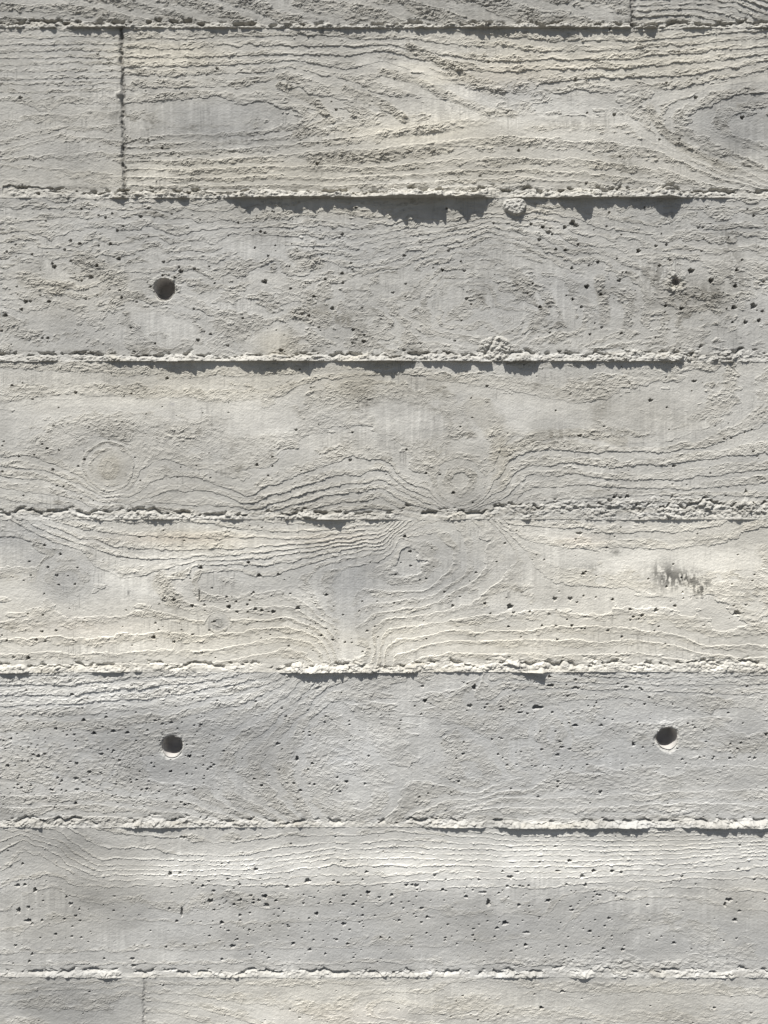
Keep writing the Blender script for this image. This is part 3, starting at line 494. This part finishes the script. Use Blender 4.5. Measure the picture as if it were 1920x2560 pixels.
# crumbly seam on the right of the third seam and others: scattered rubble
def bump(u0, v0, ru, rv):
    return ((U - u0) / ru) ** 2 + ((V - v0) / rv) ** 2
for (u0, v0, ru, rv, amp) in [(1600, 1272, 330, 26, 1.0), (1700, 890, 230, 22, .8), (1500, 1655, 420, 22, .6), (870, 1668, 90, 20, .7), (480, 1290, 460, 12, .5), (1100, 2045, 90, 14, .5),
                              (1600, 2030, 200, 14, .4), (1500, 2410, 330, 18, .5), (420, 55, 60, 16, .7), (1200, 62, 60, 16, .7), (260, 1250, 0.1, .1, 0)]:
    g = np.exp(-bump(u0, v0, ru, rv) ** 2) * sst(-.25, .35, fbm(U / 30, V / 14, 2, 3) + .1)
    H += g * amp * (crumb - 3.2)
    FINC = np.maximum(FINC, .35 * g * amp)

# butt joints: a stained groove with crumbs of mortar
BG = np.zeros(U.shape)
for (k, ax, x0) in BUTTS:
    mk = prow == k
    xx = x0 + (8 * (V - 72) / 424 - 5 if k == 1 else 0) + 2.2 * vnoise(V / 17, V * 0, 4) + 1.2 * vnoise(V / 6, V * 0, 5)
    dist = np.abs(U - xx)
    wv_ = 5.4 + 2.6 * vnoise(V / 12, U * 0, 6)
    g = np.clip(1 - dist / np.maximum(wv_, 1.6), 0, 1) * mk
    st = {0: 5.5, 1: 5.5, 7: 3.0}[k]
    H -= g ** .7 * st * (.8 + .5 * vnoise(V / 5, U / 9, 8))
    H += mk * np.exp(-((U - xx + 7) / 5.0) ** 2) * 2.0 * np.clip(vnoise(V / 9, U / 9, 3) - .1, 0, 1) * (k != 7)
    H += (mk & (U > xx)) * {0: -1.0, 1: .9, 7: .5}[k] * np.exp(-np.clip(U - xx, 0, 999) / 120)
    BG = np.maximum(BG, mk * np.exp(-(dist / 6.0) ** 2) * (1.0 if k != 7 else .5))
g = np.exp(-bump(300, 236, 9, 7) ** 1.5); H += g * 6; FINC = np.maximum(FINC, g)

# mortar lumps
lump_id = np.full(U.shape, -1, int); LUMP = np.zeros(U.shape)
for i, (u0, v0, ru, rv, hp) in enumerate(LUMPS):
    ang = np.arctan2(V - v0, U - u0)
    r = np.sqrt(bump(u0, v0, ru, rv)) * (1 + .06 * np.sin(3 * ang + 1) + .05 * vnoise(U / 9, V / 9, 3))
    m = r < 1
    body = np.where(m, (1 - sst(.80, 1.02, r)) * hp + np.clip(1 - r, 0, 1) * 2.0, 0)
    tex = fbm(U / 6, V / 4.5, 6, 3) * 3.2
    if i == 1: tex = tex + (crumb - 4) * .8 - 6 * np.exp(-((U - 1222 + (V - 870) * .6) / 4.0) ** 2)
    H = np.where(m, H * .3 + body + tex * (1 - sst(.85, 1, r)) + (2.0 if i == 0 else 0), H)
    lump_id[m] = i; finmask[m & (i == 0)] = -1; LUMP[m] = 1
    if i == 1: FINC = np.where(m, np.maximum(FINC, .5), FINC)

# spalled flake low on the left board and a few raised chips
flake_edge = 463 + 2 * vnoise(U / 8, U * 0, 3) + np.clip((U - 20) / 90, 0, 1) * 6
fk = (U > 8) & (U < 132) & (V > flake_edge) & (V < 486)
H = np.where(fk, H - 3.5 * np.exp(-(V - flake_edge) / 12) + fbm(U / 8, V / 5, 2, 3) * 1.6, H)

# ------------------------------------------------------------------ holes and pores
hole_in = np.zeros(U.shape, bool); LIP = np.zeros(U.shape)
for (hu, hv, hr, lw, ldp, _l) in HOLES:
    r = np.hypot(U - hu, V - hv); ang = np.arctan2(V - hv, U - hu)
    rr = hr * (1 + .035 * np.sin(3 * ang + hu) + .015 * np.sin(7 * ang + hv))
    low = .35 + .65 * sst(-.2, .9, np.sin(ang - .35))                # the lower right of the rim is broken away most
    lw_ = lw * low * (1 + .35 * vnoise(ang * 3 + hu, ang * 0, 4) + .2 * vnoise(U / 5, V / 5, 2))
    c = np.clip(1 - (r - rr) / np.maximum(lw_, .5), 0, 1)
    H = H - c * ldp * (.5 + .5 * low) + (c > 0) * fbm(U / 5, V / 4, 1, 2) * 1.0 * (hr > 15)
    LIP = np.maximum(LIP, sst(0, .4, c))
    if hr < 15:
        g = np.exp(-bump(hu - 6, hv, 30, 26) ** 1.5); H += g * ((crumb - 3.5) * .9); LIP = np.maximum(LIP, .5 * g)
    else:
        g = np.exp(-bump(hu, hv, hr + lw + 12, hr + lw + 12) ** 3) * (r > rr) * sst(-.3, .3, np.sin(ang * 1.0 + 2.6) + .5 * vnoise(U / 12, V / 12, 3))
        H += g * (crumb - 4) * .35
def local(u0, v0, r):
    """index window of the grid around a photo point"""
    x0, z0 = plane_from_px(u0, v0); m = r * S * 1.4 + STEP * 2
    i0, i1 = np.searchsorted(XS, [x0 - m, x0 + m]); j0, j1 = np.searchsorted(ZS, [z0 - m, z0 + m])
    return slice(j0, j1), slice(i0, i1)
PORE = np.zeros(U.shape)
for n, (pu, pv, rx, ry) in enumerate(pores):
    sl = local(pu, pv, max(rx, ry) + 3)
    uu = U[sl]; vv = V[sl]
    if uu.size == 0: continue
    ang = np.arctan2(vv - pv, uu - pu)
    r = np.sqrt(((uu - pu) / rx) ** 2 + ((vv - pv) / ry) ** 2) / (1 + .16 * np.sin(3 * ang + n) + .12 * np.sin(5 * ang + 2 * n))
    dep = min((1.2 + 1.5 * ((n * 29 % 13) / 12)) * min(rx, ry) + 1.2, 13) * np.clip((1.12 - r) / .5, 0, 1) ** .7
    H[sl] -= dep
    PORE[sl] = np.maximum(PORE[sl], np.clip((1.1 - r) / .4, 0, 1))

# ------------------------------------------------------------------ colour of the concrete, plus shade painted into air holes and top strip
base = np.full(U.shape, .44); warm = np.zeros(U.shape)
rowtone = {-1: .40, 0: .37, 1: .415, 2: .405, 3: .445, 4: .525, 5: .445, 6: .450, 7: .46}  # top row darkened further to paint in vignetting
roww = {-1: .5, 0: .5, 1: .6, 2: .35, 3: .55, 4: .75, 5: .12, 6: .22, 7: .4}
for k, vt in rowtone.items(): base[prow == k] = vt
for k, vt in roww.items(): warm[prow == k] = vt
TONE = [(1020, 170, 60, 16, .04, .2), (1090, 200, 50, 16, .045, .2), (1150, 235, 45, 16, .045, .1), (1060, 250, 70, 30, -.03, .0), (1190, 195, 110, 20, -.025, .2), (1000, 330, 150, 16, .04, .2), (1300, 40, 700, 60, -.02, .0), (300, 40, 500, 40, -.015, 0), (1500, 140, 420, 60, .035, .5), (1150, 330, 380, 50, .035, .4), (900, 430, 700, 50, .02, .4), (60, 2330, 180, 90, -.035, .1), (650, 620, 500, 60, -.01, -.2), (1400, 760, 300, 80, -.015, -.2), (300, 1000, 250, 50, .03, .2), (700, 860, 60, 40, -.02, .5),   # cement patches, and a top strip darkened like vignetting: u, v, ru, rv, tone, warmth
    (1070, 1405, 215, 120, -.07, -.45), (700, 1440, 190, 55, -.055, -.4), (165, 1440, 80, 60, -.05, -.5), (545, 1556, 25, 20, -.09, -.5), (880, 1530, 70, 120, -.045, -.5),
    (60, 1350, 110, 60, -.045, -.5), (1650, 1430, 260, 90, .06, .1), (1150, 1590, 700, 60, .02, .25), (350, 1600, 420, 60, .015, .15),
    (500, 1350, 150, 30, .0, .5), (240, 2180, 160, 160, -.05, .1), (100, 2120, 150, 60, -.06, 0), (800, 2170, 700, 50, .07, .05), (1400, 2150, 520, 60, .065, .05),
    (1100, 2330, 1000, 100, -.035, -.25), (300, 1735, 460, 40, .08, .0), (480, 1860, 350, 140, -.045, -.5), (1500, 1870, 420, 130, -.015, -.5), (880, 1830, 110, 150, .015, -.2),
    (560, 310, 200, 60, -.045, -.55), (1130, 290, 150, 40, .03, .1), (1380, 300, 190, 45, .03, -.2), (1850, 310, 130, 90, -.055, -.6), (150, 180, 150, 90, -.035, -.2), (150, 400, 160, 60, -.03, -.3),
    (400, 140, 150, 40, .03, .6), (1300, 230, 60, 25, -.03, -.4), (700, 950, 500, 40, .0, .3), (520, 1010, 200, 40, .045, .0), (650, 1100, 100, 60, .035, -.1), (1330, 1040, 100, 60, .03, .0),
    (900, 960, 60, 40, -.045, .2), (1150, 1200, 75, 70, -.045, .15), (272, 1168, 40, 40, -.035, .35), (1560, 1030, 170, 55, -.035, .1), (820, 1260, 260, 40, -.045, .1), (1350, 1265, 300, 35, -.02, -.2),
    (1000, 520, 500, 30, -.01, .3), (1720, 740, 110, 50, -.03, .15), (1780, 720, 60, 50, -.02, .1), (60, 2500, 360, 60, -.03, -.1), (200, 2510, 160, 60, -.05, -.4), (700, 2530, 320, 60, .04, .1), (900, 2500, 400, 60, .03, .2), (1500, 2500, 400, 60, -.0, .1),
    (1850, 2250, 90, 60, -.02, .2), (200, 720, 220, 60, -.0, .2), (1130, 780, 200, 60, .0, -.1), (1830, 850, 120, 50, -.02, -.2), (1840, 560, 100, 40, -.02, -.2), (1850, 1330, 120, 40, -.02, .1), (1250, 1150, 25, 60, -.03, .4)]
for u0, v0, ru, rv, a, b in TONE:
    e = bump(u0, v0, ru, rv) + .5 * fbm(U / (ru * .5 + 20), V / (rv * .5 + 14), 3, 3)
    g = 1.9 * np.exp(-np.clip(e, 0, 9) ** 1.3)
    base += a * g; warm += b * g * (.6 if b < 0 else 1)
cl = fbm(U / 170, V / 80, 12, 4); cl2 = fbm(U / 40, V / 24, 5, 3)
pale = sst(-.1, .5, vnoise(U / 4.5, V / 110, 6) * .6 + vnoise(U / 11, V / 150, 7) * .6) * sawm * sst(-.1, .4, fbm(U / 150, V / 90, 4, 2))
base *= 1 + .14 * cl + .08 * cl2 + .03 * saw * sawm + .15 * pale + .07 * np.clip(vnoise((U + 4 * vnoise(U / 90, V / 30, 3)) / 7.5, V / 80, 8) * (.6 + .8 * vnoise(U / 40, V / 60, 4)) + .6 * vnoise(U / 3.2, V / 45, 9), -1, 1) * (.25 + .75 * sawm) * np.where(prow <= 4, 1, .45) + .035 * (1 - rough) - .03 * rough
warm -= .15 * (1 - rough)
base *= 1 + .075 * SM - .075 * TORN; warm += .25 * TORN
blot = fbm(U / 85, V / 48, 1, 5); base *= 1 - .10 * sst(.05, .45, blot) + .05 * sst(.05, .45, -blot)
warm += .30 * fbm(U / 210, V / 70, 14, 3)
# rough fibre bands hold a little dirt and show sandier cement
warm += .22 * rough
base *= 1 - .03 * rough * mR
dirt = rough * sst(.10, .55, fbm(U / 45, V / 26, 9, 4)) * sst(.2, .9, lic1 + .3)
speck = rough * sst(.15, .6, fbm(U / 7, V / 4.5, 10, 3) + .35 * fbm(U / 60, V / 30, 4, 3)) * np.where(prow <= 3, 1.0, .35)
base *= 1 - .30 * speck; warm += .15 * speck
base *= 1 - .24 * dirt * np.where(prow <= 3, 1.3, .6); warm += .25 * dirt
# stains with a shape of their own (u, v, ru, rv, strength, warm)
STAIN = [(1672, 1440, 12, 28, .55, .0), (1640, 1430, 6, 26, .45, 0), (1655, 1450, 5, 30, .4, 0), (1712, 1448, 42, 26, .75, 0), (1760, 1474, 30, 22, .75, 0), (1660, 1440, 40, 34, .45, 0), (1540, 1380, 12, 9, .5, .1), (1300, 1475, 14, 10, .55, .3),
         (1270, 1490, 6, 18, .35, 0), (323, 1482, 9, 7, .6, -.2), (1480, 1420, 30, 10, .3, 0), (360, 2101, 9, 7, .35, 0), (1640, 690, 45, 45, .4, .3), (1770, 740, 45, 28, .45, .3), (1840, 700, 40, 30, .4, .2), (1830, 640, 30, 26, .35, .2), (1820, 590, 30, 30, .35, .3), (1680, 560, 50, 20, .2, .1),
         (620, 350, 90, 8, .25, .2), (365, 330, 22, 40, .25, .0), (1430, 310, 70, 16, .3, .1), (800, 395, 40, 12, .4, .1), (1560, 410, 30, 16, .35, .1), (290, 290, 26, 22, .35, 0), (1390, 1090, 40, 20, .35, .4), (1100, 1130, 30, 14, .25, .4),
         (1500, 1020, 30, 30, .25, .4), (1560, 1080, 60, 14, .25, .3), (900, 1010, 40, 30, .2, .1), (1200, 720, 60, 20, .1, .2), (800, 770, 40, 20, .25, .6), (860, 800, 30, 16, .3, .8), (120, 760, 60, 40, .15, .2)]
fine = fbm(U / 5, V / 16, 3, 3); fine2 = fbm(U / 9, V / 4, 6, 3)
for u0, v0, ru, rv, a, b in STAIN:
    g = np.exp(-bump(u0, v0, ru, rv)) * sst(-.15, .22, .75 * fine + .4 * fine2 + .12)
    base *= 1 - a * g; warm += b * g
streak = sst(.25, .6, fbm(U / 3.0, V / 38, 7, 2)) * (1 - rough) * sst(.0, .5, fbm(U / 90, V / 60, 2, 2)) * (prow <= 4)
base *= 1 - .26 * streak
g = np.exp(-bump(431, 1010, 7, 4)); base *= 1 - .12 * g
blue = g * .5
# seams: fresh broken cement is paler and creamier, butt joints are stained dark
base = base * (1 - .75 * FINC) + (.365 + .13 * cl2 + .07 * cv1) * (1 - .30 * sst(.0, .6, fbm(U / 6, V / 4.5, 12, 3))) * .75 * FINC
warm = warm * (1 - .6 * FINC) + .6 * FINC * (.55 + 1.0 * sst(.1, .6, fbm(U / 50, V / 20, 11, 3)))
seamdark = np.zeros(U.shape)  # darker, warmer mottled strip along the top of each seam
for j in range(NJ):
    seamdark = np.maximum(seamdark, np.exp(-((rowf[j] + 24) / 9.0) ** 2) * sst(.0, .5, fbm(U / 40, V / 12, 3 + j, 3)) * (1.0 if j <= J0 + 3 else .5))
base *= 1 - .55 * seamdark * (.5 + .5 * fine2); warm += .25 * seamdark
base *= 1 - .68 * BG * (.65 + .4 * fine); base = np.where(LUMP > 0, base * 1.02, base); warm = np.where(LUMP > 0, .5, warm)
base = base * (1 - .7 * LIP) + .47 * .7 * LIP; warm += .35 * LIP
base *= 1 - .32 * PORE  # shade inside the air holes, deepened in the colour
crack = np.abs(fbm(U / 40, V / 90, 13, 3)); 
base = np.clip(base * (1 + .035 * fine2), .05, .72)
warm = np.clip(.32 + .72 * (warm - .30), -1, 1.2)
CR = base * (1.004 + .045 * warm); CG = base * (.997 + .006 * warm); CB = base * (.962 - .075 * warm) + .04 * blue
# pinkish blush where the photo has it
pk = np.exp(-bump(430, 1345, 150, 14)) + .8 * np.exp(-bump(1450, 1350, 60, 16)) + .5 * np.exp(-bump(900, 2540, 160, 30)) + .5 * np.exp(-bump(1270, 190, 120, 40)) + .6 * np.exp(-bump(840, 1345, 120, 20)) + .5 * np.exp(-bump(200, 1570, 160, 30))
CR *= 1 + .035 * pk; CB *= 1 - .02 * pk

# ------------------------------------------------------------------ materials
def concrete(name, use_col=True, color=(.42, .41, .39), bump_s=.35, sc=900.0):
    m = bpy.data.materials.new(name); m.use_nodes = True
    n = m.node_tree.nodes; l = m.node_tree.links; b = n['Principled BSDF']
    b.inputs['Roughness'].default_value = .92
    b.inputs['Specular IOR Level'].default_value = .25
    tc = n.new('ShaderNodeTexCoord')
    nz = n.new('ShaderNodeTexNoise'); nz.inputs['Scale'].default_value = sc; nz.inputs['Detail'].default_value = 4; nz.inputs['Roughness'].default_value = .65
    l.new(tc.outputs['Object'], nz.inputs['Vector'])
    mr = n.new('ShaderNodeMapRange'); mr.inputs[3].default_value = .90; mr.inputs[4].default_value = 1.10
    l.new(nz.outputs['Fac'], mr.inputs[0])
    mx = n.new('ShaderNodeMix'); mx.data_type = 'RGBA'; mx.blend_type = 'MULTIPLY'; mx.inputs[0].default_value = 1
    if use_col:
        at = n.new('ShaderNodeAttribute'); at.attribute_name = 'cement'; l.new(at.outputs['Color'], mx.inputs[6])
    else: mx.inputs[6].default_value = (*color, 1)
    l.new(mr.outputs[0], mx.inputs[7]); l.new(mx.outputs[2], b.inputs['Base Color'])
    bp = n.new('ShaderNodeBump'); bp.inputs['Strength'].default_value = bump_s; bp.inputs['Distance'].default_value = .0006
    l.new(nz.outputs['Fac'], bp.inputs['Height']); l.new(bp.outputs[0], b.inputs['Normal'])
    return m
M_WALL = concrete('cast_concrete')
M_HOLE = concrete('hole_concrete', False, (.5, .48, .46))
M_CORE = concrete('core_concrete', False, (.42, .41, .39), .3, 60)

# ------------------------------------------------------------------ cut the relief into its parts
wall = bpy.data.objects.new('concrete_wall', None); col.objects.link(wall); wall.location = (0, 0, 0)
wall['label'] = 'sunlit grey board-marked concrete wall with wood grain imprint and ragged horizontal seams'
wall['category'] = 'wall'; wall['kind'] = 'thing'

YY = -(H * S)
co = np.stack([X, YY, ZZ + CAMZ], -1).astype(np.float32).reshape(-1, 3)
colr = np.stack([CR, CG, CB, np.ones_like(CR)], -1).astype(np.float32).reshape(-1, 4)
idx = np.arange(NX * NZ).reshape(NZ, NX)
quads = np.stack([idx[:-1, :-1], idx[:-1, 1:], idx[1:, 1:], idx[1:, :-1]], -1).reshape(-1, 4)
def fc(a): return a[:-1, :-1]
lab = (row * 10).astype(int)                                    # boards: row*10 (+1 right of a butt joint)
for (k, ax, x0) in BUTTS:
    lab[(prow == k) & (U >= x0 + (3 if k == 1 else 0))] += 1
fin = finmask >= 0
lab = np.where(fin, 1000 + finmask, lab)
lab = np.where(lump_id >= 0, 2000 + lump_id, lab)
def fmaj(a):
    s4 = np.stack([a[:-1, :-1], a[:-1, 1:], a[1:, 1:], a[1:, :-1]], -1); return s4.max(-1)
flab = fmaj(lab)
b4 = np.stack([lab[:-1, :-1], lab[:-1, 1:], lab[1:, 1:], lab[1:, :-1]], -1)
flab = flab.reshape(-1)
# open the tie holes
cu = (U[:-1, :-1] + U[1:, 1:]) / 2; cvv = (V[:-1, :-1] + V[1:, 1:]) / 2
keep = np.ones(cu.shape, bool)
for (hu, hv, hr, *_r) in HOLES:
    ang = np.arctan2(cvv - hv, cu - hu); rr = hr * (1 + .035 * np.sin(3 * ang + hu) + .015 * np.sin(7 * ang + hv))
    keep &= np.hypot(cu - hu, cvv - hv) > rr - .4
keep = keep.reshape(-1)
def make_part(name, fmask, mat, label=None):
    q = quads[fmask]
    if len(q) == 0: return None
    used, inv = np.unique(q, return_inverse=True); inv = inv.reshape(-1)
    me = bpy.data.meshes.new(name)
    me.vertices.add(len(used)); me.vertices.foreach_set('co', co[used].reshape(-1))
    me.loops.add(len(inv)); me.loops.foreach_set('vertex_index', inv.astype(np.int32))
    me.polygons.add(len(q)); me.polygons.foreach_set('loop_start', np.arange(0, len(inv), 4, dtype=np.int32))
    me.update(calc_edges=True)
    ca_ = me.attributes.new('cement', 'FLOAT_COLOR', 'POINT'); ca_.data.foreach_set('color', colr[used].reshape(-1))
    me.polygons.foreach_set('use_smooth', np.zeros(len(q), bool))
    me.materials.append(mat)
    o = bpy.data.objects.new(name, me); col.objects.link(o); o.parent = wall
    if label: o['label'] = label
    return o
for lb in np.unique(flab):
    m = (flab == lb) & keep
    if lb >= 2000: make_part('mortar_lump', m, M_WALL, ['round crusty mortar lump stuck under the second seam', 'pale crumbled mortar blob on the third seam'][lb - 2000])
    elif lb >= 1000: make_part('mortar_seam', m, M_WALL)
    else: make_part('board_imprint', m, M_WALL)

# tie holes: a bored tube with a closed end behind the face
for (hu, hv, hr, lw, ldp, lbl) in HOLES:
    bm_v = []; bm_f = []
    hx, hz = plane_from_px(hu, hv)
    n = 40; deps = [ldp * .35 * S, .008, .018, .03] if hr > 15 else [ldp * .3 * S, .004, .008, .012]
    for k, dp in enumerate(deps):
        for i in range(n):
            a = 2 * math.pi * i / n
            ra = hr * (1 + .035 * math.sin(3 * a + hu) + .015 * math.sin(7 * a + hv)) if k == 0 else hr * (1 + .012 * math.sin(5 * a + k))
            ra = ra + (1.0 if k == 0 else .3)
            x, z = plane_from_px(hu + ra * math.cos(a), hv + ra * math.sin(a))
            bm_v.append((x, dp, z + CAMZ))
    for k in range(len(deps) - 1):
        for i in range(n):
            i2 = (i + 1) % n
            bm_f.append((k * n + i, k * n + i2, (k + 1) * n + i2, (k + 1) * n + i))
    c = len(bm_v); bm_v.append((hx, deps[-1] + .004, hz + CAMZ))
    for i in range(n): bm_f.append(((len(deps) - 1) * n + i, (len(deps) - 1) * n + (i + 1) % n, c))
    me = bpy.data.meshes.new('tie_hole'); me.from_pydata(bm_v, [], bm_f); me.update()
    for p_ in me.polygons: p_.use_smooth = True
    me.materials.append(M_HOLE)
    o = bpy.data.objects.new('tie_hole', me); col.objects.link(o); o.parent = wall; o['label'] = lbl

# body of the wall: back, ends and top
x0, x1, z0, z1, yb = -1.7, 1.7, 0.0, 1.25 + CAMZ, .28
yf = .012
v = [(x0, yf, z0), (x1, yf, z0), (x1, yf, z1), (x0, yf, z1), (x0, yb, z0), (x1, yb, z0), (x1, yb, z1), (x0, yb, z1),
     (x0, -.006, z0), (x1, -.006, z0), (x1, -.006, z1), (x0, -.006, z1)]
f = [(5, 4, 7, 6), (8, 4, 5, 9), (9, 5, 6, 10), (10, 6, 7, 11), (11, 7, 4, 8)]
me = bpy.data.meshes.new('wall_body'); me.from_pydata(v, [], f); me.update(); me.materials.append(M_CORE)
o = bpy.data.objects.new('wall_body', me); col.objects.link(o); o.parent = wall

# ground in front of and behind the wall
gm = bpy.data.materials.new('paving'); gm.use_nodes = True
n = gm.node_tree.nodes; l = gm.node_tree.links; b = n['Principled BSDF']; b.inputs['Roughness'].default_value = .95
tc = n.new('ShaderNodeTexCoord'); nz = n.new('ShaderNodeTexNoise'); nz.inputs['Scale'].default_value = 8; nz.inputs['Detail'].default_value = 8
cr = n.new('ShaderNodeValToRGB'); cr.color_ramp.elements[0].color = (.06, .058, .052, 1); cr.color_ramp.elements[1].color = (.11, .105, .095, 1)
l.new(tc.outputs['Object'], nz.inputs['Vector']); l.new(nz.outputs['Fac'], cr.inputs[0]); l.new(cr.outputs[0], b.inputs['Base Color'])
me = bpy.data.meshes.new('ground'); R_ = 120.0
me.from_pydata([(-R_, -R_, -.001), (R_, -R_, -.001), (R_, R_, -.001), (-R_, R_, -.001)], [], [(0, 1, 2, 3)]); me.update(); me.materials.append(gm)
o = bpy.data.objects.new('ground', me); col.objects.link(o); o['kind'] = 'structure'
